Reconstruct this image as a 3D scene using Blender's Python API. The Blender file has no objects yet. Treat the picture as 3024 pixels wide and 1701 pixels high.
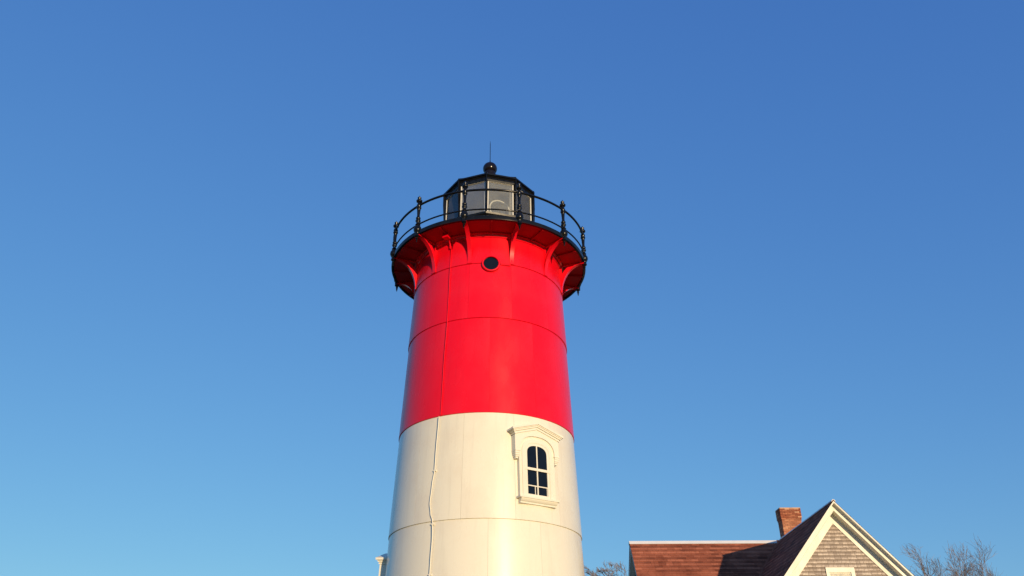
import bpy, math, random
from mathutils import Vector, Matrix, Euler, noise as mnoise

# ------------------------------------------------------------------ camera, sky, sun
sc = bpy.context.scene
COL = sc.collection
R_ = math.radians
EYE = 1.65

cam_data = bpy.data.cameras.new('camera')
cam = bpy.data.objects.new('camera', cam_data)
COL.objects.link(cam)
cam_data.sensor_width = 36.0
cam_data.lens = 36.0 * 2330.0 / 3024.0
cam_data.clip_start = 0.1
cam_data.clip_end = 6000.0
cam.location = (0, 0, EYE)
cam.rotation_euler = (Euler((R_(90 + 29.725), 0, 0)).to_matrix() @ Matrix.Rotation(R_(-0.284), 3, 'Z')).to_euler()
sc.camera = cam

SUN_AZ, SUN_EL = 23.0, 6.0            # behind the camera, to the right, low
SUN_DIR = Vector((math.sin(R_(SUN_AZ)) * math.cos(R_(SUN_EL)), -math.cos(R_(SUN_AZ)) * math.cos(R_(SUN_EL)), math.sin(R_(SUN_EL))))

world = bpy.data.worlds.new('World')
sc.world = world
world.use_nodes = True
wn = world.node_tree
bg = wn.nodes['Background']
sky = wn.nodes.new('ShaderNodeTexSky')
sky.sky_type = 'NISHITA'
sky.sun_disc = False
sky.sun_elevation = R_(SUN_EL)
sky.sun_rotation = R_(180 - SUN_AZ)
sky.air_density = 1.0
sky.dust_density = 0.0
sky.ozone_density = 3.0
sep = wn.nodes.new('ShaderNodeSeparateColor')
comb = wn.nodes.new('ShaderNodeCombineColor')
wn.links.new(sky.outputs[0], sep.inputs[0])
# the film response to the clear sky, the same in every direction: gain * value ** power
for i, (gain, power) in enumerate(((1.19, 0.76), (1.845, 0.665), (3.52, 0.36))):
    p = wn.nodes.new('ShaderNodeMath'); p.operation = 'POWER'
    p.inputs[1].default_value = power
    m = wn.nodes.new('ShaderNodeMath'); m.operation = 'MULTIPLY'
    m.inputs[1].default_value = gain
    wn.links.new(sep.outputs[i], p.inputs[0]); wn.links.new(p.outputs[0], m.inputs[0]); wn.links.new(m.outputs[0], comb.inputs[i])
wn.links.new(comb.outputs[0], bg.inputs[0])
bg.inputs[1].default_value = 0.13

sun_data = bpy.data.lights.new('sun', 'SUN')
sun_data.energy = 4.45
sun_data.angle = R_(0.5)
sun_data.color = (1.0, 0.76, 0.45)
sun = bpy.data.objects.new('sun', sun_data)
COL.objects.link(sun)
sun.location = SUN_DIR * 60
sun.rotation_euler = (-SUN_DIR).to_track_quat('-Z', 'Y').to_euler()

vs = sc.view_settings
vs.view_transform = 'Standard'
vs.look = 'None'
vs.exposure = 0.0
vs.gamma = 1.0
vs.use_curve_mapping = False

rnd = random.Random(7)

# ------------------------------------------------------------------ helpers
class MB:
    """collects polygons for ONE mesh object"""
    def __init__(self):
        self.v = []; self.f = []; self.t = []
    def poly(self, pts, faces, tint=0.5):
        b = len(self.v)
        self.v += [tuple(p) for p in pts]
        for f in faces:
            self.f.append(tuple(b + i for i in f)); self.t.append(tint)
    def box(self, x0, x1, y0, y1, z0, z1, M=None, tint=0.5):
        p = [Vector((x, y, z)) for z in (z0, z1) for y in (y0, y1) for x in (x0, x1)]
        if M is not None: p = [M @ q for q in p]
        self.poly(p, [(0, 2, 3, 1), (4, 5, 7, 6), (0, 1, 5, 4), (2, 6, 7, 3), (0, 4, 6, 2), (1, 3, 7, 5)], tint)
    def prism(self, pts, d0, d1, M=None, tint=0.5):
        """closed outline pts (x, z) extruded along y from d0 to d1"""
        n = len(pts)
        p = [Vector((x, d0, z)) for x, z in pts] + [Vector((x, d1, z)) for x, z in pts]
        if M is not None: p = [M @ q for q in p]
        f = [tuple(range(n)), tuple(range(2 * n - 1, n - 1, -1))]
        f += [(i, i + n, (i + 1) % n + n, (i + 1) % n) for i in range(n)]
        self.poly(p, f, tint)
    def band(self, a, b, d0, d1, M=None):
        """solid between two open outlines a and b (x, z), extruded along y from d0 to d1"""
        n = len(a)
        p = [Vector((x, d, z)) for d in (d0, d1) for o in (a, b) for x, z in o]
        if M is not None: p = [M @ q for q in p]
        f = []
        for i in range(n - 1):
            A0, A1, B0, B1 = i, i + 1, n + i, n + i + 1
            C0, C1, D0, D1 = 2 * n + i, 2 * n + i + 1, 3 * n + i, 3 * n + i + 1
            f += [(A0, A1, B1, B0), (C0, D0, D1, C1), (A0, C0, C1, A1), (B0, B1, D1, D0)]
        f += [(0, n, 3 * n, 2 * n), (n - 1, 3 * n - 1, 4 * n - 1, 2 * n - 1)]
        self.poly(p, f)
    def lathe(self, prof, n=24, M=None, c0=True, c1=True, a0=0.0):
        p = []
        for r, z in prof:
            for k in range(n):
                a = a0 + 2 * math.pi * k / n
                p.append(Vector((r * math.sin(a), -r * math.cos(a), z)))
        if M is not None: p = [M @ q for q in p]
        f = []
        for j in range(len(prof) - 1):
            for k in range(n):
                k2 = (k + 1) % n
                f.append((j * n + k, j * n + k2, (j + 1) * n + k2, (j + 1) * n + k))
        if c0: f.append(tuple(range(n - 1, -1, -1)))
        if c1: f.append(tuple((len(prof) - 1) * n + k for k in range(n)))
        self.poly(p, f)
    def tube(self, pts, radii, n=8, closed=False):
        pts = [Vector(p) for p in pts]
        if not hasattr(radii, '__len__'): radii = [radii] * len(pts)
        N = len(pts); p = []
        ref = None
        for i in range(N):
            if closed: t = pts[(i + 1) % N] - pts[i - 1]
            else: t = pts[min(i + 1, N - 1)] - pts[max(i - 1, 0)]
            t.normalize()
            if ref is None:
                ref = Vector((0, 0, 1)) if abs(t.z) < .9 else Vector((1, 0, 0))
            u = (ref - t * ref.dot(t)).normalized(); w = t.cross(u); ref = u
            for k in range(n):
                a = 2 * math.pi * k / n
                p.append(pts[i] + (u * math.cos(a) + w * math.sin(a)) * radii[i])
        f = []
        for i in range(N if closed else N - 1):
            j = (i + 1) % N
            for k in range(n):
                k2 = (k + 1) % n
                f.append((i * n + k, i * n + k2, j * n + k2, j * n + k))
        if not closed:
            f.append(tuple(range(n - 1, -1, -1))); f.append(tuple((N - 1) * n + k for k in range(n)))
        self.poly(p, f)
    def mesh(self, name, mat, smooth=None, normals=True):
        me = bpy.data.meshes.new(name)
        me.from_pydata(self.v, [], self.f)
        if normals:
            import bmesh
            bm = bmesh.new(); bm.from_mesh(me)
            bmesh.ops.recalc_face_normals(bm, faces=bm.faces)
            bm.to_mesh(me); bm.free()
        at = me.attributes.new('tint', 'FLOAT', 'FACE')
        at.data.foreach_set('value', self.t)
        me.materials.append(mat)
        if smooth is not None:
            me.shade_smooth()
            me.set_sharp_from_angle(angle=R_(smooth))
        me.update()
        return me
    def build(self, name, mat, parent=None, smooth=None, normals=True, loc=None):
        return link(name, self.mesh(name, mat, smooth, normals), parent, loc)

def link(name, me, parent=None, loc=None):
    o = bpy.data.objects.new(name, me)
    COL.objects.link(o)
    if parent is not None: o.parent = parent
    if loc is not None: o.location = loc
    return o

def empty(name, loc, label, cat):
    o = bpy.data.objects.new(name, None)
    COL.objects.link(o)
    o.location = loc
    o.empty_display_size = 0.5
    o['label'] = label; o['category'] = cat
    return o

# ------------------------------------------------------------------ materials
def mat(name):
    m = bpy.data.materials.new(name); m.use_nodes = True
    nt = m.node_tree
    return m, nt, nt.nodes['Principled BSDF']

def noise_node(nt, scale, detail=3.0, rough=0.55, stretch=None, obj=True):
    tc = nt.nodes.new('ShaderNodeTexCoord')
    mp = nt.nodes.new('ShaderNodeMapping')
    nt.links.new(tc.outputs['Object' if obj else 'Generated'], mp.inputs[0])
    if stretch: mp.inputs['Scale'].default_value = stretch
    n = nt.nodes.new('ShaderNodeTexNoise')
    n.inputs['Scale'].default_value = scale
    n.inputs['Detail'].default_value = detail
    n.inputs['Roughness'].default_value = rough
    nt.links.new(mp.outputs[0], n.inputs['Vector'])
    return n.outputs['Fac']

def ramp(nt, fac, stops):
    r = nt.nodes.new('ShaderNodeValToRGB')
    els = r.color_ramp.elements
    while len(els) < len(stops): els.new(0.5)
    for e, (p, c) in zip(els, stops):
        e.position = p
        e.color = (c, c, c, 1) if not hasattr(c, '__len__') else (*c, 1)
    nt.links.new(fac, r.inputs[0])
    return r.outputs[0]

def mix(nt, a, b, fac, mode='MIX'):
    m = nt.nodes.new('ShaderNodeMix'); m.data_type = 'RGBA'; m.blend_type = mode
    for sock, val in ((m.inputs[6], a), (m.inputs[7], b), (m.inputs[0], fac)):
        if hasattr(val, 'links'): nt.links.new(val, sock)
        elif hasattr(val, '__len__'): sock.default_value = (*val, 1)
        else: sock.default_value = val
    return m.outputs[2]

def bump(nt, bsdf, fac, strength, dist=0.01):
    b = nt.nodes.new('ShaderNodeBump')
    b.inputs['Strength'].default_value = strength
    b.inputs['Distance'].default_value = dist
    nt.links.new(fac, b.inputs['Height'])
    nt.links.new(b.outputs[0], bsdf.inputs['Normal'])

def paint(name, col, worn, rough=0.3, wear=(0.45, 0.75), scale=1.1, coat=0.0, streak=True, bmp=0.045, spec=.5):
    """old enamel on iron: patchy fading, rain streaks, gloss that varies"""
    m, nt, b = mat(name)
    n1 = noise_node(nt, scale, 5, .6)
    f1 = ramp(nt, n1, ((wear[0], 0.0), (wear[1], 1.0)))
    c = mix(nt, col, worn, f1)
    if streak:
        n2 = noise_node(nt, 5.0, 4, .6, stretch=(1.6, 1.6, .07))
        f2 = ramp(nt, n2, ((.56, 0.0), (.80, .55)))
        c = mix(nt, c, tuple(v * .78 for v in col), f2)
    nt.links.new(c, b.inputs['Base Color'])
    n3 = noise_node(nt, 2.2, 4, .6, stretch=(1, 1, .35))
    rr = ramp(nt, n3, ((.3, rough * .8), (.75, rough * 1.3)))
    nt.links.new(rr, b.inputs['Roughness'])
    b.inputs['Coat Weight'].default_value = coat
    b.inputs['Specular IOR Level'].default_value = spec
    b.inputs['Coat Roughness'].default_value = 0.12
    if bmp:
        n4 = noise_node(nt, 9.0, 4, .55)
        bump(nt, b, n4, bmp, .012)
    return m

M_WHITE = paint('white_enamel', (.79, .735, .595), (.745, .665, .53), rough=.27, coat=.15)
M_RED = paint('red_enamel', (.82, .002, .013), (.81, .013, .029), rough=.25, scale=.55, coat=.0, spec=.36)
M_SOFFIT = paint('shaded_red_paint', (.42, .003, .008), (.30, .004, .006), rough=.5, streak=False, bmp=.0, spec=.25)  # tower red made darker: shade under the gallery put into the colour
M_TRIM = paint('cream_trim_paint', (.79, .74, .61), (.74, .68, .55), rough=.42, streak=False, bmp=.05)
M_BLACK = paint('black_enamel', (.005, .005, .006), (.011, .011, .011), rough=.2, streak=False, scale=5, bmp=.05, spec=.28)
M_BALL = paint('dark_brown_enamel', (.008, .005, .006), (.013, .009, .010), rough=.2, streak=False, scale=5, bmp=.0, spec=.3)
M_FRAME = paint('lantern_white_paint', (.78, .75, .68), (.70, .66, .58), rough=.4, streak=False, scale=4, bmp=.0)
M_CEIL = paint('lantern_ceiling_paint', (.74, .73, .66), (.66, .65, .58), rough=.6, streak=False, scale=3, bmp=.0)
M_LINING = paint('lining_brick_paint', (.05, .045, .04), (.07, .06, .05), rough=.9, streak=False)
M_HOUSE = paint('house_trim_paint', (.80, .76, .64), (.72, .68, .56), rough=.5, streak=False, scale=1.5, bmp=.06)
M_CAP = paint('ridge_cap_paint', (.78, .74, .70), (.70, .66, .62), rough=.45, streak=False, scale=2, bmp=.05)
M_LEAD = paint('lead_flashing', (.42, .40, .36), (.30, .29, .27), rough=.5, streak=False, scale=6)

def simple(name, col, rough, metal=0.0):
    m, nt, b = mat(name)
    n = noise_node(nt, 8, 3)
    nt.links.new(mix(nt, col, tuple(v * .75 for v in col), ramp(nt, n, ((.4, 0.0), (.7, 1.0)))), b.inputs['Base Color'])
    b.inputs['Roughness'].default_value = rough; b.inputs['Metallic'].default_value = metal
    return m
M_DARKGLASS = simple('dark_window_glass', (.006, .007, .010), .08)
M_DARKGLASS.node_tree.nodes['Principled BSDF'].inputs['Specular IOR Level'].default_value = .35
M_DARK = simple('dark_interior', (.012, .010, .010), .8)
M_CURTAIN = simple('curtain_cloth', (.80, .74, .64), .9)
M_DRUM = simple('beacon_enamel', (.50, .50, .47), .45)
M_LENSRIM = simple('beacon_rim', (.85, .85, .80), .3)

def glass(name, tint, haze, rough=0.02):
    m = bpy.data.materials.new(name); m.use_nodes = True
    nt = m.node_tree; nt.nodes.clear()
    out = nt.nodes.new('ShaderNodeOutputMaterial')
    tr = nt.nodes.new('ShaderNodeBsdfTransparent'); tr.inputs[0].default_value = (*tint, 1)
    gl = nt.nodes.new('ShaderNodeBsdfGlossy'); gl.inputs['Roughness'].default_value = rough
    df = nt.nodes.new('ShaderNodeBsdfDiffuse'); df.inputs[0].default_value = (.46, .46, .42, 1)
    fr = nt.nodes.new('ShaderNodeFresnel'); fr.inputs[0].default_value = 1.45
    m1 = nt.nodes.new('ShaderNodeMixShader'); m2 = nt.nodes.new('ShaderNodeMixShader')
    n = noise_node(nt, 3.0, 3)
    hz = ramp(nt, n, ((.3, haze * .6), (.8, haze * 1.4)))
    nt.links.new(hz, m1.inputs[0])
    nt.links.new(tr.outputs[0], m1.inputs[1]); nt.links.new(df.outputs[0], m1.inputs[2])
    nt.links.new(fr.outputs[0], m2.inputs[0])
    nt.links.new(m1.outputs[0], m2.inputs[1]); nt.links.new(gl.outputs[0], m2.inputs[2])
    nt.links.new(m2.outputs[0], out.inputs[0])
    return m
M_PANE = glass('lantern_glass', (.975, .975, .96), .16)
M_LENS = glass('beacon_lens_glass', (.75, .80, .80), .12, .08)
M_HPANE = glass('house_window_glass', (.97, .97, .96), .03)

# weathered cedar shingles: colour by object and along the grain
def cedar():
    m, nt, b = mat('weathered_cedar_shingle')
    oi = nt.nodes.new('ShaderNodeObjectInfo')
    base = ramp(nt, oi.outputs['Random'], ((0, (.40, .325, .275)), (.35, (.55, .455, .385)), (.7, (.65, .54, .455)), (1, (.72, .61, .52))))
    n = noise_node(nt, 26, 4, .65, stretch=(1, 1, .12))
    c = mix(nt, base, (.27, .21, .17), ramp(nt, n, ((.45, 0.0), (.8, .7))))
    # darker towards the top, broken up by noise
    tc = nt.nodes.new('ShaderNodeTexCoord'); sx = nt.nodes.new('ShaderNodeSeparateXYZ')
    nt.links.new(tc.outputs['Generated'], sx.inputs[0])
    n2 = noise_node(nt, 7, 3)
    ad = nt.nodes.new('ShaderNodeMath'); ad.operation = 'ADD'
    nt.links.new(sx.outputs[2], ad.inputs[0]); nt.links.new(n2, ad.inputs[1])
    c = mix(nt, c, (.19, .145, .115), ramp(nt, ad.outputs[0], ((.75, 0.0), (1.35, .75))))
    nt.links.new(c, b.inputs['Base Color'])
    b.inputs['Roughness'].default_value = .85
    bump(nt, b, n, .4, .004)
    return m
M_CEDAR = cedar()

def tinted(name, stops, rough, nscale=9, bmp=.4):
    m, nt, b = mat(name)
    at = nt.nodes.new('ShaderNodeAttribute'); at.attribute_name = 'tint'
    c = ramp(nt, at.outputs['Fac'], stops)
    n = noise_node(nt, nscale, 5, .65)
    c = mix(nt, c, tuple(v * .55 for v in stops[0][1]), ramp(nt, n, ((.5, 0.0), (.8, .7))))
    n2 = noise_node(nt, .9, 3, .5)
    c = mix(nt, c, tuple(min(1, v * 1.35) for v in stops[-1][1]), ramp(nt, n2, ((.45, 0.0), (.75, .45))))
    nt.links.new(c, b.inputs['Base Color'])
    b.inputs['Roughness'].default_value = rough
    b.inputs['Specular IOR Level'].default_value = .12
    bump(nt, b, noise_node(nt, 60, 3), bmp, .004)
    return m
M_ROOF = tinted('red_brown_roof_shingle', ((0, (.14, .043, .025)), (.5, (.255, .075, .041)), (1, (.46, .155, .088))), .8)
M_BRICK = tinted('red_chimney_brick', ((0, (.24, .070, .038)), (.6, (.33, .102, .055)), (.85, (.46, .17, .09)), (1, (.62, .34, .20))), .85, 14)
M_MORTAR = simple('lime_mortar', (.52, .36, .24), .95)
M_BARK = tinted('grey_winter_bark', ((0, (.15, .115, .105)), (.5, (.23, .185, .17)), (1, (.33, .28, .25))), .9, 7)

def ground_mat():
    m, nt, b = mat('winter_grass_ground')
    n1 = noise_node(nt, .35, 6, .6); n2 = noise_node(nt, 9, 5, .7)
    c = mix(nt, (.11, .095, .045), (.19, .155, .085), ramp(nt, n1, ((.35, 0.0), (.65, 1.0))))
    c = mix(nt, c, (.055, .06, .025), ramp(nt, n2, ((.45, 0.0), (.7, .8))))
    nt.links.new(c, b.inputs['Base Color'])
    b.inputs['Roughness'].default_value = .95
    bump(nt, b, n2, .8, .05)
    return m
M_GROUND = ground_mat()

# ------------------------------------------------------------------ ground
g = MB()
N = 60
rad = [0, 4, 8, 14, 22, 32, 45, 65, 100, 160, 280, 500, 1000, 2500]
pts = [(0, 0, 0)]
for r in rad[1:]:
    for k in range(N):
        a = 2 * math.pi * k / N
        z = 0.0 if r < 50 else mnoise.noise(Vector((r * math.cos(a) / 70, r * math.sin(a) / 70, 2.2))) * min(1.2, (r - 50) / 60)
        pts.append((r * math.cos(a), 20 + r * math.sin(a), z))
fs = [(0, 1 + k, 1 + (k + 1) % N) for k in range(N)]
for j in range(len(rad) - 2):
    for k in range(N):
        k2 = (k + 1) % N
        fs.append((1 + j * N + k, 1 + (j + 1) * N + k, 1 + (j + 1) * N + k2, 1 + j * N + k2))
g.poly(pts, fs)
o = g.build('ground', M_GROUND, smooth=60)
o['kind'] = 'structure'

# ================================================================== LIGHTHOUSE
TX, TY = -0.567, 16.6
LH = empty('lighthouse', (TX, TY, 0), 'round iron lighthouse tower, red above and white below, with a black gallery and lantern', 'lighthouse')

def TR(z): return 1.958 - 0.0337 * (z - 5.15)
def AZ(az): return Matrix.Rotation(R_(az), 4, 'Z')      # local -Y faces the camera at az 0, +az turns to the right

# inner lining seen only as the dark in the joints
m = MB()
m.lathe([(TR(0) - .07, 0.0), (TR(11.4) - .07, 11.4)], 72)
m.build('lining', M_LINING, LH, 30)

# foundation ring
m = MB()
m.lathe([(2.35, 0.0), (2.35, .18), (2.28, .24), (TR(.24) + .02, .24)], 72)
m.build('foundation', M_WHITE, LH, 30)

LIP = 0.016
GAP = 0.0026
def ring(z0, z1, material, stagger):
    zf = z1 - .012
    fl = MB()                                    # flange behind the joint
    fl.lathe([(TR(z1) - .055, zf - .04), (TR(z1) - .006, zf - .04), (TR(z1) - .006, z1 + .03), (TR(z1) - .055, z1 + .03)], 72, c0=False, c1=False)
    part = fl.build('shell_ring', material, LH, 30)
    pl = MB()
    ns = 8
    half = R_(15) - GAP / TR(z0) / 2
    P = []
    zs = [(z0 + .004, 0.0), (z0 + .010, LIP)] + [(z0 + .010 + (z1 - z0 - .013) * k / 6, LIP * (1 - k / 6)) for k in range(1, 7)]
    rows = []
    for z, off in zs: rows.append((TR(z) + off, z))
    rows.append((TR(z1) - .04, z1 - .003))
    rows.insert(0, (TR(z0) - .04, z0 + .004))
    for r, z in rows:
        for k in range(ns + 1):
            a = -half + 2 * half * k / ns
            P.append((r * math.sin(a), -r * math.cos(a), z))
    F = []
    w = ns + 1
    for j in range(len(rows) - 1):
        for k in range(ns):
            F.append((j * w + k, j * w + k + 1, (j + 1) * w + k + 1, (j + 1) * w + k))
    nr = len(rows)
    F.append(tuple(j * w for j in range(nr - 1, -1, -1)))
    F.append(tuple(j * w + ns for j in range(nr)))
    pl.poly(P, F)
    me = pl.mesh('plate', material, 25, normals=False)
    nl = [None] * len(me.loops)                 # true cone normals on the curved faces, so that neighbours join without a facet
    for p in me.polygons:
        radial = Vector((p.center.x, p.center.y, 0)).normalized()
        for li in p.loop_indices:
            v = me.vertices[me.loops[li].vertex_index].co
            if p.normal.dot(radial) > .9: nl[li] = Vector((v.x, v.y, math.hypot(v.x, v.y) * .041)).normalized()
            else: nl[li] = p.normal.copy()
    me.normals_split_custom_set(nl)
    for k in range(12):
        p = link('plate', me, part)
        p.rotation_euler = (0, 0, R_(18.2 + stagger + 30 * k + 15))
    return part
RINGS = [(.24, 1.0, M_WHITE, 15), (1.0, 3.07, M_WHITE, 0), (3.07, 5.15, M_WHITE, 15), (5.15, 7.23, M_WHITE, 0),
         (7.23, 9.37, M_RED, 15), (9.37, 10.745, M_RED, 0), (10.745, 11.50, M_RED, 15)]
for a in RINGS: ring(*a)

# ---------------- gallery
GR = 2.362
m = MB()
m.lathe([(1.0, 11.60), (GR - .10, 11.60), (GR - .05, 11.52), (GR, 11.525), (GR + .004, 11.545), (GR + .004, 11.615), (GR - .012, 11.63), (1.0, 11.645)], 96, c0=False, c1=False)
deck = m.build('gallery_deck', M_BLACK, LH, 30)
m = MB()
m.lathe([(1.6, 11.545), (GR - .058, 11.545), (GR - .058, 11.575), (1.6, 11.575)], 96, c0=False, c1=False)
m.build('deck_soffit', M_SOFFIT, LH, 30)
# moulding where the wall meets the deck
m = MB()
m.lathe([(1.70, 11.44), (1.762, 11.44), (1.775, 11.455), (1.785, 11.50), (1.82, 11.52), (1.82, 11.544), (1.70, 11.544)], 96, c0=False, c1=False)
m.build('wall_moulding', M_RED, LH, 35)

POST0 = 18.3
def bracket_mesh():
    m = MB()
    rw, zb, rt, zt = 1.795, 10.775, 2.325, 11.532
    T = [i / 16 for i in range(17)]
    arc = [(rt - (rt - rw) * math.cos(t * math.pi / 2), zb + (zt - .02 - zb) * math.sin(t * math.pi / 2)) for t in T]
    def off(pts, d):
        out = []
        for i, p in enumerate(pts):
            a = pts[max(i - 1, 0)]; b = pts[min(i + 1, len(pts) - 1)]
            tx, tz = b[0] - a[0], b[1] - a[1]; l = math.hypot(tx, tz)
            out.append((p[0] - tz / l * d, p[1] + tx / l * d))
        return out
    def put(a, b, h):               # local: r -> -y, tangential -> x
        Mx = Matrix(((0, 1, 0, 0), (-1, 0, 0, 0), (0, 0, 1, 0), (0, 0, 0, 1)))
        m.band(a, b, -h, h, Mx)
    put(arc, off(arc, .024), .046)                              # flange
    inner = [(max(x, 1.74), min(z, 11.543)) for x, z in off(arc, .12)]
    put(off(arc, .020), inner, .014)                            # web along the curve
    put([(1.745, 11.54), (2.28, 11.54)], [(1.745, 11.50), (2.28, 11.50)], .0165)    # bar under the deck
    put([(1.72, 10.80), (1.72, 11.52)], [(1.80, 10.80), (1.80, 11.52)], .017)        # bar on the wall
    m.box(-.055, .055, -1.80, -1.73, 10.762, 10.80)
    m.box(-.05, .05, -2.345, -2.25, 11.50, 11.546)
    return m.mesh('bracket', M_RED, 35)
bm_ = bracket_mesh()
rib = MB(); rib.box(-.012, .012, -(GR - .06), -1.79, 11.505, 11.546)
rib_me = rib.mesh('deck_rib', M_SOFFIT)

post = MB()
prof = [(.0, 11.315), (.006, 11.32), (.012, 11.335), (.007, 11.35), (.019, 11.37), (.012, 11.39), (.026, 11.415), (.017, 11.435),
        (.034, 11.46), (.050, 11.475), (.050, 11.495), (.040, 11.51), (.046, 11.56), (.068, 11.60), (.078, 11.635), (.072, 11.70), (.050, 11.745),
        (.040, 11.765), (.052, 11.785), (.036, 11.81), (.032, 11.85), (.050, 11.875), (.052, 11.90), (.034, 11.925), (.045, 11.95), (.047, 11.975),
        (.030, 12.00), (.027, 12.06), (.034, 12.18), (.038, 12.23), (.050, 12.245), (.050, 12.265), (.038, 12.28), (.046, 12.31), (.046, 12.335),
        (.032, 12.36), (.030, 12.40), (.058, 12.425), (.062, 12.455), (.050, 12.475), (.030, 12.49), (.036, 12.52), (.040, 12.54), (.022, 12.565), (.008, 12.585), (.0, 12.61)]
post.lathe([(max(r * 1.18, .001), z) for r, z in prof], 12, Matrix.Translation((0, -2.352, 0)))
post.box(-.04, .04, -2.40, -2.30, 11.51, 11.63)
post_me = post.mesh('railing_post', M_BLACK, 50)
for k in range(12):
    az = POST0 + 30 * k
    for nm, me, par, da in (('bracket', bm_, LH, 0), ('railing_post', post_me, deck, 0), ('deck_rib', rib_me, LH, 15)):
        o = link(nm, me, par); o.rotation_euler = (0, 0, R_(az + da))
for nm, z, rr in (('top_rail', 12.325, .027), ('lower_rail', 11.79, .018)):
    m = MB()
    m.tube([(2.352 * math.sin(2 * math.pi * k / 120), -2.352 * math.cos(2 * math.pi * k / 120), z) for k in range(120)], rr, 8, closed=True)
    m.build(nm, M_BLACK, deck, 60)

# ---------------- lantern
LAZ = -2.0
def deca(r, k): 
    a = R_(LAZ + 36 * k); return Vector((r * math.sin(a), -r * math.cos(a), 0))
def deca_lathe(prof, name, material, parent=LH, sm=None, c0=False, c1=False):
    m = MB(); m.lathe(prof, 10, None, c0, c1, a0=R_(LAZ)); return m.build(name, material, parent, sm)
parapet = deca_lathe([(1.05, 11.62), (1.22, 11.62), (1.22, 11.70), (1.175, 11.74), (1.165, 12.44), (1.19, 12.46), (1.215, 12.50), (1.225, 12.545), (1.20, 12.56), (1.05, 12.575)], 'lantern_parapet', M_BLACK)
fl_ = deca_lathe([(.02, 12.46), (1.06, 12.46), (1.06, 12.50), (.02, 12.50)], 'lantern_floor', M_CEIL)
frieze = deca_lathe([(1.04, 13.50), (1.155, 13.50), (1.165, 13.55), (1.165, 13.60), (1.19, 13.63), (1.19, 13.66), (1.04, 13.66)], 'lantern_frieze', M_BLACK)
roof = deca_lathe([(.9, 13.63), (1.20, 13.645), (1.222, 13.645), (1.225, 13.685), (1.20, 13.705), (.80, 13.97), (.40, 14.27), (.20, 14.40), (.20, 14.43)], 'lantern_roof', M_BLACK, c1=True)
# standing seams on the roof
for k in range(10):
    m = MB()
    a = deca(1, k)
    m.tube([a * 1.205 + Vector((0, 0, 13.705)), a * .80 + Vector((0, 0, 13.98)), a * .40 + Vector((0, 0, 14.28)), a * .2 + Vector((0, 0, 14.41))], .016, 6)
    m.build('roof_seam', M_BLACK, roof, 60)
deca_lathe([(.02, 13.545), (1.05, 13.535), (1.05, 13.56), (.02, 13.58)], 'lantern_ceiling', M_CEIL)

Z0, Z1 = 12.56, 13.52
for k in range(10):
    a = R_(LAZ + 36 * k)
    Mk = Matrix.Rotation(a, 4, 'Z')
    m = MB()
    m.box(-.020, .020, -1.150, -1.105, Z0, Z1, Mk)
    m.box(-.030, .030, -1.156, -1.148, Z0, Z1, Mk)
    mull = m.build('mullion', M_BLACK, LH)
    m = MB()
    m.box(-.030, .030, -1.107, -.965, Z0, Z1, Mk)
    m.build('inner_mullion', M_FRAME, mull)
    m = MB()                                         # corner bracket carrying the eave
    Mg = Mk @ Matrix(((0, 1, 0, 0), (1, 0, 0, 0), (0, 0, 1, 0), (0, 0, 0, 1)))
    m.prism([(-1.15, 12.62), (-1.165, 12.62), (-1.212, 13.36), (-1.216, 13.645), (-1.15, 13.645)], -.012, .012, Mg)
    m.build('eave_bracket', M_BLACK, mull)
    # pane between corner k and k+1
    am = R_(LAZ + 36 * k + 18)
    Mm = Matrix.Rotation(am, 4, 'Z')
    ap = 1.13 * math.cos(R_(18)); hw = 1.13 * math.sin(R_(18))
    m = MB(); m.box(-hw + .02, hw - .02, -ap, -ap + .008, Z0 + .02, Z1 - .02, Mm)
    pane = m.build('lantern_pane', M_PANE, LH)
    m = MB()
    fw = .024
    for (x0, x1, z0, z1) in ((-hw + .022, hw - .022, Z0, Z0 + fw), (-hw + .022, hw - .022, Z1 - fw, Z1), (-hw + .022, -hw + .022 + fw, Z0 + fw, Z1 - fw), (hw - .022 - fw, hw - .022, Z0 + fw, Z1 - fw)):
        m.box(x0, x1, -ap - .014, -ap - .001, z0, z1, Mm)
        m.box(x0, x1, -ap + .009, -ap + .05, z0, z1, Mm)
    m.build('pane_frame', M_FRAME, pane)
# bolts on the frieze and sill
m = MB()
for k in range(10):
    Mm = Matrix.Rotation(R_(LAZ + 36 * k + 18), 4, 'Z')
    for x in (-.24, -.08, .08, .24):
        m.lathe([(.012, 0), (.012, .012), (.006, .016)], 6, Mm @ Matrix.Translation((x, -1.165 * math.cos(R_(18)) + .0, 13.575)) @ Matrix.Rotation(R_(90), 4, 'X'))
m.build('frieze_bolts', M_BLACK, frieze)

# ventilator ball, neck and lightning rod
m = MB(); m.lathe([(.235, 14.40), (.215, 14.44), (.165, 14.47), (.150, 14.50), (.146, 14.58), (.152, 14.60), (.14, 14.64)], 24)
vent = m.build('ventilator_neck', M_BALL, LH, 40)
m = MB(); m.lathe([(max(.002, 0.187 * math.sin(math.pi * i / 20)), 14.765 - 0.187 * math.cos(math.pi * i / 20)) for i in range(21)], 32)
m.build('ventilator_ball', M_BALL, vent, 60)
m = MB(); m.lathe([(.018, 14.94), (.014, 15.02), (.009, 15.06), (.008, 15.60), (.002, 15.73)], 8)
m.build('lightning_rod', M_BLACK, vent, 60)

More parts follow.
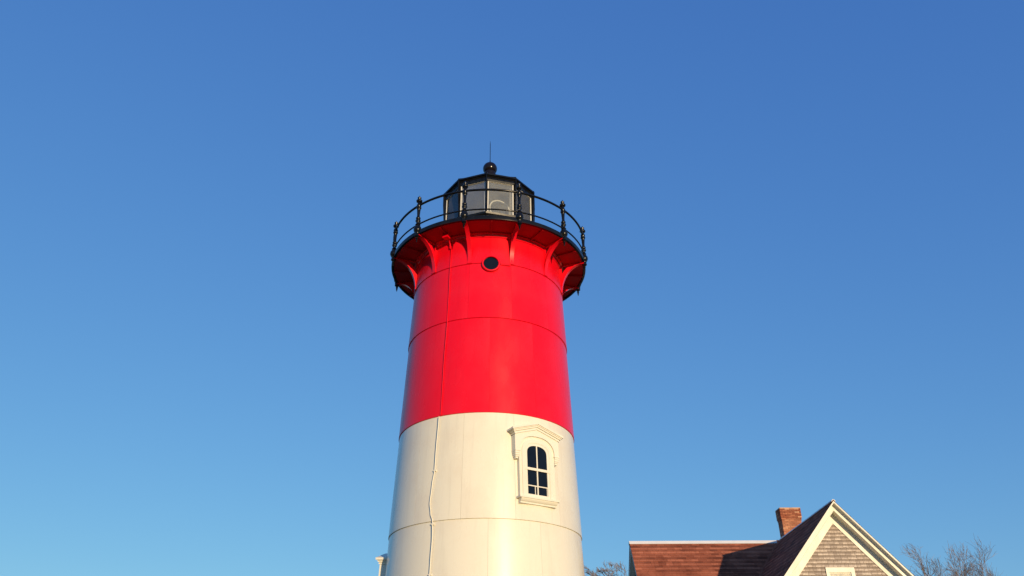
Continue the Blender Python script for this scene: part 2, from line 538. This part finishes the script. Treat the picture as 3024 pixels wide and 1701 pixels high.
# ---------------- rotating beacon inside the lantern
BZ = 13.05
Bm = Matrix.Translation((0, 0, BZ)) @ AZ(27) 
Bx = Bm @ Matrix.Rotation(R_(90), 4, 'X')                 # lathe axis -> local -Y .. towards the viewer
m = MB(); m.lathe([(.255, -.60), (.265, -.55), (.265, -.20), (.20, -.08), (.20, .08), (.265, .20), (.265, .55), (.255, .60)], 32, Bx, False, False)
drum = m.build('beacon_drum', M_DRUM, LH, 40)
for s in (1, -1):
    m = MB()
    m.tube([Bx @ Vector((.275 * math.cos(2 * math.pi * k / 40), .275 * math.sin(2 * math.pi * k / 40), s * .60)) for k in range(40)], .022, 8, closed=True)
    m.build('lens_rim', M_LENSRIM, drum, 60)
    m = MB()
    m.lathe([(max(.002, .26 * math.cos(t)), s * (.60 + .07 * math.sin(t))) for t in [i * math.pi / 2 / 8 for i in range(9)]], 32, Bx, False, True)
    m.build('lens', M_LENS, drum, 60)
m = MB()
m.box(-.05, .05, -.09, .09, -.56, -.20, Bm); m.box(-.2, .2, -.2, .2, -.56, -.46, Bm)
m.build('beacon_stand', M_DRUM, drum)

# ---------------- porthole on the joint under the gallery
Mp = AZ(3.4) @ Matrix.Translation((0, -TR(10.72), 10.725)) @ Matrix.Rotation(R_(90), 4, 'X')
m = MB()
m.lathe([(.205, -.05), (.205, .045), (.195, .058), (.175, .060), (.165, .050), (.163, -.02), (.163, -.05)], 36, Mp, False, False)
ph = m.build('porthole', M_RED, LH, 35)
m = MB(); m.lathe([(.164, .018), (.164, .024)], 36, Mp); m.build('porthole_glass', M_DARKGLASS, ph)
# riveted joint strap beside it
m = MB()
Ms = AZ(13.8) @ Matrix.Translation((0, -TR(10.72) - .012, 10.745))
m.box(-.11, .11, -.012, .02, -.03, .022, Ms)
for x in (-.08, -.03, .03, .08): m.box(x - .009, x + .009, -.024, -.011, -.012, .006, Ms)
m.build('joint_strap', M_RED, LH)
# junction box and conduit under the deck
m = MB(); Mj = AZ(-27.5)
m.box(-.07, .07, -2.02, -1.90, 11.43, 11.545, Mj)
m.tube([Mj @ Vector((.0, -1.92, 11.46)), Mj @ Vector((.0, -1.83, 11.43)), Mj @ Vector((.0, -1.79, 11.36)), Mj @ Vector((0, -1.785, 11.25))], .018, 8)
m.build('junction_box', M_RED, LH, 40)

# ---------------- cable down the face
CAB = [(-26.7, 11.32), (-26.6, 11.0), (-26.6, 10.72), (-26.3, 9.95), (-26.25, 9.40), (-26.9, 8.4), (-26.85, 7.75), (-26.85, 7.25), (-27.8, 7.22), (-28.4, 6.48), (-28.42, 6.15),
       (-29.5, 5.83), (-30.2, 5.50), (-29.2, 5.30), (-27.7, 5.15), (-27.2, 4.80), (-27.4, 4.48), (-27.4, 4.19), (-27.2, 3.2), (-27.4, 2.0), (-27.0, .3)]
def cab_pts(lo, hi, grow):
    seg = [c for c in CAB if lo - 1e-6 <= c[1] <= hi + 1e-6]
    out = []
    for i in range(len(seg) - 1):
        for t in (0, .25, .5, .75):
            p0, p1 = seg[i], seg[i + 1]; s = t
            az = p0[0] + (p1[0] - p0[0]) * (s * s * (3 - 2 * s)); z = p0[1] + (p1[1] - p0[1]) * s
            r = TR(z) + LIP + grow
            out.append((r * math.sin(R_(az)), -r * math.cos(R_(az)), z))
    az, z = seg[-1]; r = TR(z) + LIP + grow
    out.append((r * math.sin(R_(az)), -r * math.cos(R_(az)), z))
    return out
m = MB(); m.tube(cab_pts(7.24, 11.4, .012), .0095, 8); m.build('cable', M_RED, LH, 60)
m = MB(); m.tube(cab_pts(0, 7.23, .021), .0092, 8); cab = m.build('cable', M_TRIM, LH, 60)
clip = MB(); clip.box(-.028, .028, -.026, .012, -.014, .014)
clip_me = clip.mesh('cable_clip', M_TRIM)
for az, z in ((-28.42, 6.12), (-27.7, 5.10), (-27.4, 4.20), (-27.2, 3.2)):
    o = link('cable_clip', clip_me, cab)
    o.matrix_local = AZ(az) @ Matrix.Translation((0, -TR(z) - LIP, z))

# ---------------- hooded windows
def arch(a, zs, h, zb, n=2.4, k=18):
    pts = [(-a, zb)]
    for i in range(k + 1):
        t = math.pi * (1 - i / k)
        c, s = math.cos(t), math.sin(t)
        pts.append((a * math.copysign(abs(c) ** (2 / n), c), zs + h * abs(s) ** (2 / n)))
    pts.append((a, zb))
    return pts
def resample(pts, n):
    L = [0]
    for i in range(1, len(pts)): L.append(L[-1] + math.hypot(pts[i][0] - pts[i - 1][0], pts[i][1] - pts[i - 1][1]))
    out = []
    for k in range(n):
        s = L[-1] * k / (n - 1); i = 1
        while i < len(L) - 1 and L[i] < s: i += 1
        t = (s - L[i - 1]) / max(1e-9, L[i] - L[i - 1])
        out.append((pts[i - 1][0] + (pts[i][0] - pts[i - 1][0]) * t, pts[i - 1][1] + (pts[i][1] - pts[i - 1][1]) * t))
    return out

def tower_window(az, dz):
    b = TR(6.2 + dz) + .016
    # leans back with the taper of the wall
    Mw = AZ(az) @ Matrix.Translation((0, -b, 6.2 + dz)) @ Matrix.Rotation(-math.atan(.0337), 4, 'X') @ Matrix.Translation((0, b, -6.2))
    D0 = -(b - .11)                               # buried in the wall
    face = lambda d: -(b + d)
    m = MB()                                      # casing with two steps
    A = arch(.405, 6.45, .345, 5.58); B = arch(.345, 6.45, .285, 5.58); C = arch(.285, 6.45, .215, 5.58); Dd = arch(.272, 6.45, .20, 5.58)
    m.band(A, B, D0, face(.030), Mw); m.band(B, C, D0, face(.046), Mw); m.band(C, Dd, D0, face(.040), Mw)
    win = m.build('tower_window', M_TRIM, LH, 40)
    # sash
    zb, zm, zt = 5.585, 6.13, 6.45
    m = MB()
    up_o = arch(.2715, 6.45, .199, zm); up_i = arch(.226, 6.45, .157, zm)
    m.band(up_o, up_i, face(.02), face(.038), Mw)
    m.box(-.2715, .2715, face(.043), face(.02), zm - .022, zm + .028, Mw)
    m.box(-.013, .013, face(.036), face(.02), zm + .027, 6.62, Mw)
    m.build('upper_sash', M_TRIM, win)
    m = MB()
    m.box(-.2715, -.226, face(.034), face(.012), zb, zm - .021, Mw); m.box(.226, .2715, face(.034), face(.012), zb, zm - .021, Mw)
    m.box(-.2715, .2715, face(.035), face(.012), zb, zb + .06, Mw)
    m.box(-.013, .013, face(.033), face(.012), zb + .059, zm - .021, Mw)
    m.build('lower_sash', M_TRIM, win)
    m = MB()                                      # blocks of the screen seen in the lower sash
    m.box(-.226, -.014, face(.031), face(.018), 5.800, 5.820, Mw); m.box(.014, .226, face(.031), face(.018), 5.800, 5.820, Mw)
    m.box(-.066, -.052, face(.0305), face(.018), 5.645, 5.801, Mw); m.box(.205, .217, face(.0305), face(.018), 5.645, 5.801, Mw)
    m.build('screen_bar', M_TRIM, win)
    for x0, x1 in ((-.226, -.012), (.012, .226)):
        m = MB(); m.box(x0, x1, face(.016), face(.004), zb + .055, zm - .02, Mw); m.build('pane', M_DARKGLASS, win)
        m = MB()
        top = [p for p in arch(.228, 6.45, .160, zm + .02) if x0 - 1e-3 <= p[0] <= x1 + .003]
        poly = [(x0, zm + .02)] + [(p[0], p[1]) for p in top if x0 < p[0] < x1]
        # close the outline at the muntin
        zc = 6.45 + .160 * (1 - abs(.012 / .228) ** 2.4) ** (1 / 2.4)
        if x0 < 0: poly = [(x0, zm + .02)] + [p for p in poly[1:] if p[1] > zm + .03] + [(x1, zc), (x1, zm + .02)]
        else: poly = [(x0, zm + .02), (x0, zc)] + [p for p in poly[1:] if p[1] > zm + .03] + [(x1, zm + .02)]
        m.prism(poly, face(.030), face(.018), Mw); m.build('pane', M_DARKGLASS, win)
    m = MB(); m.prism([(x, z) for x, z in arch(.27, 6.45, .19, zb)], D0, face(.003), Mw); m.build('reveal', M_DARK, win)
    # hood: face panel with the arch cut out, ears and stepped cornice
    m = MB()
    inner = resample(arch(.404, 6.45, .344, 6.40), 41)
    outer = resample([(-.505, 6.40), (-.505, 6.782), (0, 6.945), (.505, 6.782), (.505, 6.40)], 41)
    m.band(outer, inner, D0, face(.060), Mw)
    for s in (-1, 1):
        x = s * .450
        m.box(x - .048, x + .048, D0, face(.050), 6.362, 6.402, Mw)
        m.box(x - .040, x + .040, D0, face(.036), 6.335, 6.364, Mw)
        m.box(x - .030, x + .030, D0, face(.022), 6.300, 6.337, Mw)
        m.box(x - .060, x + .060, D0, face(.070), 6.440, 6.462, Mw)
    hood = m.build('hood', M_TRIM, win, 40)
    m = MB()
    sl = .17 / .525
    def chev(hw, z0, z1, pr):
        zz = lambda x, z: z + sl * (hw - abs(x)) - sl * (hw - .525)
        pts = [(-hw, zz(hw, z0)), (0, zz(0, z0)), (hw, zz(hw, z0)), (hw, zz(hw, z1)), (0, zz(0, z1)), (-hw, zz(hw, z1))]
        a = [pts[0], pts[1], pts[2]]; c = [pts[5], pts[4], pts[3]]
        m.band(a, c, D0, face(pr), Mw)
    chev(.520, 6.768, 6.800, .080)
    chev(.527, 6.799, 6.815, .070)
    chev(.547, 6.814, 6.845, .096)
    chev(.567, 6.844, 6.865, .112)
    chev(.590, 6.864, 6.905, .130)
    m.build('cornice', M_TRIM, hood)
    # sill
    m = MB()
    m.box(-.445, .445, D0, face(.098), 5.545, 5.580, Mw)
    Ml = Mw @ Matrix(((0, 1, 0, 0), (1, 0, 0, 0), (0, 0, 1, 0), (0, 0, 0, 1)))
    m.prism([(D0, 5.546), (face(.082), 5.546), (face(.076), 5.525), (face(.056), 5.497), (face(.036), 5.482), (face(.032), 5.455), (D0, 5.445)], -.405, .405, Ml)
    m.build('sill', M_TRIM, win)
    return win
tower_window(31.7, 0.0)
tower_window(-99.0, -2.085)

# ================================================================== KEEPER'S HOUSE
GX, GY, GZ = 11.41, 28.2, 8.97          # front peak of the gable wing
S = 1.155                               # roof slope, rise over run
MY = 34.94                              # main ridge
MX0, MX1 = 5.0, 14.2
CS, SN = 1 / math.hypot(1, S), S / math.hypot(1, S)
HO = empty('keeper_house', (GX, MY, 0), 'grey shingled house with white gable trim, red brown roof and brick chimney', 'house')
OFF = Vector((-GX, -MY, 0))
TH = Matrix.Translation(OFF)            # world -> house coordinates

HALF = 3.15                             # gable wing: run from ridge to eave
WY = GY + .50                           # gable wall plane
WHALF = 2.80
EZ = GZ - S * HALF

def hb(): return MB()
def fin(m, name, material, parent=HO, sm=None):
    m.v = [(x + OFF.x, y + OFF.y, z) for x, y, z in m.v]
    return m.build(name, material, parent, sm)

# walls
wz = lambda half: GZ - .18 - S * half
m = hb()
m.prism([(GX - WHALF, 0), (GX + WHALF, 0), (GX + WHALF, wz(WHALF)), (GX, wz(0)), (GX - WHALF, wz(WHALF))], WY, MY)
gw = fin(m, 'gable_wall', M_CEDAR)
m = hb()
MHALF = 3.1
Mr = Matrix(((0, 1, 0, 0), (1, 0, 0, 0), (0, 0, 1, 0), (0, 0, 0, 1)))      # prism along world x
mw = MHALF - .35
m.prism([(MY - mw, 0), (MY + mw, 0), (MY + mw, wz(mw)), (MY, wz(0)), (MY - mw, wz(mw))], MX0 + .28, MX1 - .3, Mr)
fin(m, 'main_wall', M_CEDAR)

# wall shingles on the gable, one by one
EXPO = .1295
row = 0
WINX0, WINX1, WINZ1 = 10.84, 11.83, 6.765
z = 5.62
apex = GZ - .70
count = 0
while z < apex - .03:
    zt = z + EXPO
    half = (apex - z) / S + .06
    if half > WHALF: half = WHALF - .01
    x = GX - half - rnd.uniform(0, .12)
    while x < GX + half:
        w = rnd.choice((.10, .12, .14, .16, .19, .22)) + rnd.uniform(-.012, .012)
        xa, xb = max(x, GX - half) + .003, min(x + w, GX + half) - .003
        x += w
        if xb - xa < .02: continue
        spans = [(xa, xb)]
        if z < WINZ1 + .0 and zt > 0:
            spans = []
            if xa < WINX0 - .01: spans.append((xa, min(xb, WINX0 - .004)))
            if xb > WINX1 + .01: spans.append((max(xa, WINX1 + .004), xb))
            if z + .04 > WINZ1: spans = [(xa, xb)]
        for a, b in spans:
            if b - a < .02: continue
            dz = rnd.uniform(-.007, .007)
            t = rnd.uniform(.012, .019)
            sk = rnd.uniform(-.006, .006)
            ztop = min(zt + .03, apex + .05)
            s = MB()
            p = [(a, WY - t - .012, z + dz), (b, WY - t - .012, z + dz + sk), (b, WY - .002, ztop), (a, WY - .002, ztop),
                 (a, WY + .0, z + dz), (b, WY + .0, z + dz + sk)]
            p = [(q[0] - a, q[1] - WY, q[2] - z) for q in p]
            s.poly(p, [(0, 1, 2, 3), (0, 4, 5, 1), (0, 3, 4), (1, 5, 2)])
            o = s.build('shingle', M_CEDAR, gw, loc=(a + OFF.x, WY + OFF.y, z))
            count += 1
    z += EXPO
print('shingles', count)

# roof slabs with shingle courses
def roof_slope(name, P0, along, down, L, W, clip=None):
    """P0 ridge corner, along = unit along ridge, down = unit down the slope"""
    nrm = along.cross(down)
    if nrm.z < 0: nrm = -nrm
    m = hb()
    q = [P0, P0 + along * L, P0 + along * L + down * W, P0 + down * W]
    m.poly([p + nrm * -.01 for p in q] + [p - nrm * .045 for p in q], [(0, 1, 2, 3), (7, 6, 5, 4), (0, 4, 5, 1), (1, 5, 6, 2), (2, 6, 7, 3), (3, 7, 4, 0)])
    slab = fin(m, name, M_ROOF)
    m = hb()
    e = .127
    n = int(W / e)
    for i in range(n + 1):
        d0, d1 = i * e, min((i + 1) * e, W + .02)
        x = -rnd.uniform(0, .3)
        rowt = (.22 if i % 2 else -.22) + rnd.uniform(-.14, .14)
        while x < L:
            w = rnd.uniform(.26, .34)
            a, b = max(x, 0) + .002, min(x + w, L) - .002
            x += w
            if b - a < .02: continue
            t = .010 + rnd.uniform(0, .006)
            dd = d1 + rnd.uniform(-.006, .006)
            p = [P0 + along * a + down * d0 + nrm * .001, P0 + along * b + down * d0 + nrm * .001, P0 + along * b + down * dd + nrm * t, P0 + along * a + down * dd + nrm * t,
                 P0 + along * a + down * dd - nrm * .009, P0 + along * b + down * dd - nrm * .009]
            if clip and not clip(p): continue
            m.poly(p, [(0, 1, 2, 3), (3, 2, 5, 4)], min(1, max(0, .5 + rowt + rnd.uniform(-.24, .24))))
    o = fin(m, 'roof_shingles', M_ROOF, slab)
    o['kind'] = 'stuff'
    return slab
X_, Y_ = Vector((1, 0, 0)), Vector((0, 1, 0))
dL, dR = Vector((-CS, 0, -SN)), Vector((CS, 0, -SN))
dF, dB = Vector((0, -CS, -SN)), Vector((0, CS, -SN))
roof_slope('gable_roof', Vector((GX, GY, GZ)), Y_, dL, MY - GY - .0, HALF / CS)
roof_slope('gable_roof', Vector((GX, GY, GZ)), Y_, dR, MY - GY - .0, HALF / CS)
main = roof_slope('main_roof', Vector((MX0, MY, GZ)), X_, dF, MX1 - MX0, MHALF / CS)
roof_slope('main_roof', Vector((MX0, MY, GZ)), X_, dB, MX1 - MX0, MHALF / CS)

# ridge caps: two boards meeting over the ridge
def cap(P0, along, L, d1, d2, name, material, w=.135):
    m = hb()
    for d in (d1, d2):
        n = along.cross(d)
        if n.z < 0: n = -n
        a = P0 + n * .022
        q = [a - d * .02, a - d * .02 + along * L, a + d * w + along * L, a + d * w]
        m.poly(q + [p + n * .02 for p in q], [(0, 1, 2, 3), (4, 7, 6, 5), (0, 4, 5, 1), (1, 5, 6, 2), (2, 6, 7, 3), (3, 7, 4, 0)])
    fin(m, name, material, main)
cap(Vector((MX0 - .02, MY, GZ)), X_, 6.35, dF, dB, 'ridge_cap', M_CAP, .165)
cap(Vector((GX, GY - .01, GZ)), Y_, MY - GY - .3, dL, dR, 'ridge_cap', M_CAP, .07)
# valley flashing where the two roofs meet
m = hb()
for s in (-1, 1):
    a = Vector((GX, MY, GZ)); d = Vector((s * 1, -1, -S)).normalized()
    side = Vector((0, 0, 1)).cross(d).normalized()
    q = [a + side * .10, a - side * .10, a + d * 4.4 - side * .10, a + d * 4.4 + side * .10]
    up = Vector((0, 0, .055))
    m.poly([p + up for p in q] + [p - up for p in q], [(0, 1, 2, 3), (7, 6, 5, 4), (0, 4, 5, 1), (1, 5, 6, 2), (2, 6, 7, 3), (3, 7, 4, 0)])
fin(m, 'valley_flashing', M_ROOF, main)

# rake trim of the front gable
def rake(s, prof_name, z0, z1, y0, y1, name, parent=HO, material=M_HOUSE, run=HALF, top_cut=0.0):
    """board that follows the slope: z0..z1 are vertical offsets below the roof line, y0..y1 depth"""
    m = hb()
    pts = [(GX + s * top_cut, GZ - z0 - S * top_cut), (GX + s * run, GZ - z0 - S * run), (GX + s * run, GZ - z1 - S * run), (GX + s * top_cut, GZ - z1 - S * top_cut)]
    m.prism(pts, y0, y1)
    return fin(m, name, material, parent)
for s in (-1, 1):
    rb = rake(s, '', .075, .320, GY + .16, GY + .20, 'rake_board')
    rake(s, '', .018, .088, GY - .012, GY + .161, 'crown_moulding', rb)
    rake(s, '', .086, .112, GY + .10, GY + .161, 'crown_moulding', rb)
    rake(s, '', .296, .326, GY + .145, GY + .19, 'rake_bead', rb)
    rake(s, '', .285, .315, GY + .195, WY - .004, 'soffit')
    fr = rake(s, '', .313, .700, WY - .045, WY + .02, 'frieze_board')
    rake(s, '', .313, .370, WY - .070, WY - .040, 'bed_moulding', fr)
# verge trim on the left end of the main roof
m = hb()
vp = [(MY, GZ - .08), (MY - MHALF, GZ - .08 - S * MHALF), (MY - MHALF, GZ - .30 - S * MHALF), (MY, GZ - .30), (MY + MHALF, GZ - .30 - S * MHALF), (MY + MHALF, GZ - .08 - S * MHALF)]
m.prism(vp[:4], MX0 + .02, MX0 + .06, Mr); m.prism([vp[0], vp[3], vp[4], vp[5]], MX0 + .02, MX0 + .06, Mr)
fin(m, 'verge_board', M_HOUSE)
m = hb()
m.prism([(MY, GZ - .26), (MY - MHALF, GZ - .26 - S * MHALF), (MY - MHALF, GZ - .30 - S * MHALF), (MY, GZ - .30)], MX0 + .05, MX0 + .30, Mr)
m.prism([(MY, GZ - .26), (MY, GZ - .30), (MY + MHALF, GZ - .30 - S * MHALF), (MY + MHALF, GZ - .26 - S * MHALF)], MX0 + .05, MX0 + .30, Mr)
fin(m, 'verge_soffit', M_HOUSE)

# gable window
m = hb()
wx0, wx1, wz0, wz1 = WINX0, WINX1, 5.22, WINZ1
yF = WY - .055
m.box(wx0, wx0 + .10, yF, WY + .02, wz0, wz1 - .16); m.box(wx1 - .13, wx1, yF, WY + .02, wz0, wz1 - .16)
m.box(wx0, wx1, yF - .004, WY + .02, wz1 - .162, wz1)
hw_ = fin(m, 'house_window', M_HOUSE)
m = hb(); m.box(wx0 - .05, wx1 + .05, yF - .05, WY + .02, wz0 - .07, wz0 + .001); fin(m, 'sill', M_HOUSE, hw_)
m = hb()
gx0, gx1, gz0, gz1 = wx0 + .10, wx1 - .13, wz0, wz1 - .162
m.box(gx0, gx0 + .035, WY - .02, WY + .015, gz0, gz1); m.box(gx1 - .035, gx1, WY - .02, WY + .015, gz0, gz1)
m.box(gx0 + .035, gx1 - .035, WY - .02, WY + .015, gz1 - .035, gz1); m.box(gx0 + .035, gx1 - .035, WY - .022, WY + .015, (gz0 + gz1) / 2 - .025, (gz0 + gz1) / 2 + .025); m.box(gx0 + .035, gx1 - .035, WY - .02, WY + .015, gz0, gz0 + .05)
fin(m, 'sash', M_HOUSE, hw_)
for z0, z1 in ((gz0 + .05, (gz0 + gz1) / 2 - .025), ((gz0 + gz1) / 2 + .025, gz1 - .035)):
    m = hb(); m.box(gx0 + .035, gx1 - .035, WY - .010, WY - .006, z0, z1); fin(m, 'pane', M_HPANE, hw_)
m = hb()
n = 24
A = []; B = []
for i in range(n + 1):
    x = gx0 + .03 + (gx1 - gx0 - .06) * i / n
    A.append((x, WY - .0035 + .003 * math.sin(i * 1.9)));
pts = [(x, y, z) for z in (gz0 + .03, gz1 - .02) for x, y in A]
m.poly(pts, [(i, i + 1, n + 2 + i, n + 1 + i) for i in range(n)])
fin(m, 'curtain', M_CURTAIN, hw_, 60)

# chimney
CX0, CX1, CY0, CY1, CZT = 11.55, 12.39, 34.42, 34.98, 10.27
m = hb()
m.box(CX0 + .012, CX1 - .012, CY0 + .012, CY1 - .012, 8.2, CZT - .03)
chim = fin(m, 'chimney', M_MORTAR)
m = hb()
bh, jt = .0575, .010
z = 8.3
i = 0
while z < CZT - .02:
    up = CZT - z
    grow = .0
    if up < .50: grow = .016
    if up < .44: grow = .030
    if up < .075: grow = .018
    for face in range(4):
        if face in (0, 2): L0, L1 = CX0 - grow, CX1 + grow
        else: L0, L1 = CY0 - grow + .1, CY1 + grow - .1
        x = L0 - (.105 if i % 2 else 0)
        while x < L1 - .01:
            a, b = max(x, L0), min(x + .20, L1)
            x += .21
            if b - a < .03: continue
            j = rnd.uniform(-.003, .004)
            t = rnd.random()
            if face == 0: m.box(a, b, CY0 - grow - j, CY0 + .09, z, z + bh, tint=t)
            elif face == 2: m.box(a, b, CY1 - .09, CY1 + grow + j, z, z + bh, tint=t)
            elif face == 1: m.box(CX0 - grow - j, CX0 + .09, a, b, z, z + bh, tint=t)
            else: m.box(CX1 - .09, CX1 + grow + j, a, b, z, z + bh, tint=t)
    z += bh + jt; i += 1
o = fin(m, 'bricks', M_BRICK, chim); o['kind'] = 'stuff'
m = hb(); m.box(CX0 - .03, CX1 + .03, CY0 - .03, CY1 + .03, CZT - .035, CZT + .012)
m.box(CX0 + .2, CX1 - .2, CY0 + .16, CY1 - .16, CZT + .011, CZT + .05)
fin(m, 'chimney_crown', M_MORTAR, chim)
# lead flashing dressed over the ridge at its foot
m = hb()
for a, b, h in ((11.56, 11.80, 9.02), (11.74, 12.06, 9.075), (11.98, 12.40, 9.03)):
    m.box(a, b, CY0 - .030 - (h - 9) * .05, CY0 + .01, 8.3, h)
m.box(CX0 - .028, CX0 + .01, CY0 - .025, CY1, 8.3, 9.0)
fin(m, 'flashing', M_LEAD, chim)

# ================================================================== BARE TREES
def tree(name, base, label, seed, limbs, lean, spread, twig_len, levels, r0, flat=0.0):
    rr = random.Random(seed)
    T = empty(name, base, label, 'tree')
    tr = MB(); cr = MB()
    B = Vector(base)
    def walk(start, d, length, r, segs, wob, up=0.0):
        pts = [start.copy()]; rad = [r]
        d = d.normalized()
        for i in range(segs):
            d = (d + Vector((rr.uniform(-wob, wob), rr.uniform(-wob, wob), rr.uniform(-wob, wob) + up))).normalized()
            pts.append(pts[-1] + d * length / segs); rad.append(r * (1 - .62 * (i + 1) / segs))
        return pts, rad
    def grow(pts, rad, lvl, length):
        if lvl >= levels: return
        n = spread[lvl]
        for i in range(n):
            t = .25 + .75 * (i + rr.random()) / n
            k = t * (len(pts) - 1); i0 = min(int(k), len(pts) - 2); f = k - i0
            p = pts[i0].lerp(pts[i0 + 1], f)
            d = (pts[i0 + 1] - pts[i0]).normalized()
            ax = Vector((rr.gauss(0, 1), rr.gauss(0, 1), rr.gauss(0, 1))); ax = (ax - d * ax.dot(d)).normalized()
            ang = rr.uniform(.35, .85)
            nd = d * math.cos(ang) + ax * math.sin(ang) + lean * .4 + Vector((0, 0, .12))
            if flat: nd.z *= (1 - flat)
            L = length * rr.uniform(.55, .95) * (1.15 - .45 * t)
            r = max(.009, (rad[i0] * (1 - f) + rad[i0 + 1] * f) * rr.uniform(.5, .7))
            q, qr = walk(p, nd, L, r, 5 if lvl < 2 else 4, .26 if lvl < 2 else .32, .03)
            n0 = len(cr.f)
            cr.tube(q, qr, 5 if lvl < 1 else (4 if lvl < 2 else 3))
            t0 = rr.random()
            for kf in range(n0, len(cr.f)): cr.t[kf] = t0
            grow(q, qr, lvl + 1, L)
    for (fx, fz, tip, bend, r) in limbs:
        # fx, fz: where on the trunk; tip: end relative to the base
        a = Vector((fx, 0, fz)); b = Vector(tip)
        mid = a.lerp(b, .5) + Vector(bend)
        pts = []; n = 9
        for i in range(n + 1):
            t = i / n
            p = a * (1 - t) ** 2 + mid * 2 * t * (1 - t) + b * t * t
            if 0 < i: p += Vector((rr.uniform(-1, 1), rr.uniform(-1, 1), rr.uniform(-1, 1))) * .07
            pts.append(p)
        rad = [r * (1 - .8 * i / n) for i in range(n + 1)]
        cr.tube(pts, rad, 6)
        grow(pts, rad, 0, (b - a).length * twig_len)
    tp = [Vector((0, 0, -.1)), Vector((.03, .02, .8)), Vector((-.04, .03, 1.8))]
    top = max(l[1] for l in limbs)
    n = 6
    tp += [Vector((.05 * math.sin(i * 2.1), .04 * math.cos(i), 1.8 + (top - 1.8) * (i + 1) / n)) for i in range(n)]
    trad = [r0 * 1.35, r0 * 1.05] + [r0 * (1 - .55 * i / (n)) for i in range(n + 1)]
    tr.tube(tp, trad, 10)
    tr.build('trunk', M_BARK, T, 60)
    cr.build('crown', M_BARK, T, 60, normals=False)
    print(name, len(cr.f))
    return T

# right tree beyond the gable
tree('bare_tree', (23.75, 45.0, 0), 'leafless winter tree beyond the right slope of the white gable', 11,
     [(0, 5.0, (-2.9, .4, 8.9), (-.2, 0, -.7), .10), (0, 5.4, (-1.9, -.8, 9.4), (-.1, 0, -.3), .11), (0, 5.7, (-1.0, .7, 9.5), (-.1, .2, .1), .10), (0, 5.8, (0, -.6, 9.3), (.1, 0, .2), .09),
      (0, 5.7, (.8, .6, 9.4), (.3, 0, .3), .09), (0, 5.4, (1.5, -.4, 9.2), (.5, 0, .0), .08), (0, 5.0, (2.2, .4, 9.2), (.9, 0, -.5), .07), (0, 4.8, (-3.3, .6, 8.2), (-.4, 0, -.7), .08), (0, 5.3, (1.0, .9, 8.4), (.5, .4, -.1), .07)],
     Vector((-.5, 0, .3)), (8, 6, 4), .48, 3, .24)
# left tree between tower and house
tree('bare_tree', (5.05, 42.0, 0), 'small wind-bent leafless tree in the gap between white tower and house', 5,
     [(0, 7.0, (-1.45, .2, 8.75), (-.1, 0, -.35), .07), (0, 7.2, (-1.0, -.3, 8.95), (-.1, 0, -.15), .07), (0, 7.3, (-.5, .3, 9.15), (0, 0, .1), .07), (0, 7.2, (-.1, -.2, 9.1), (.1, 0, .2), .06),
      (0, 6.6, (.62, .1, 9.3), (.5, 0, -.6), .035), (0, 6.4, (.3, .3, 9.0), (.5, .2, -.4), .03), (0, 7.0, (-1.2, -.3, 8.4), (-.2, 0, -.3), .06), (0, 7.1, (-.75, .4, 8.8), (-.2, .1, 0), .06), (0, 7.0, (-.2, .4, 8.8), (.1, .1, 0), .06)],
     Vector((-.5, 0, .1)), (6, 6, 5), .38, 3, .17, flat=.35)
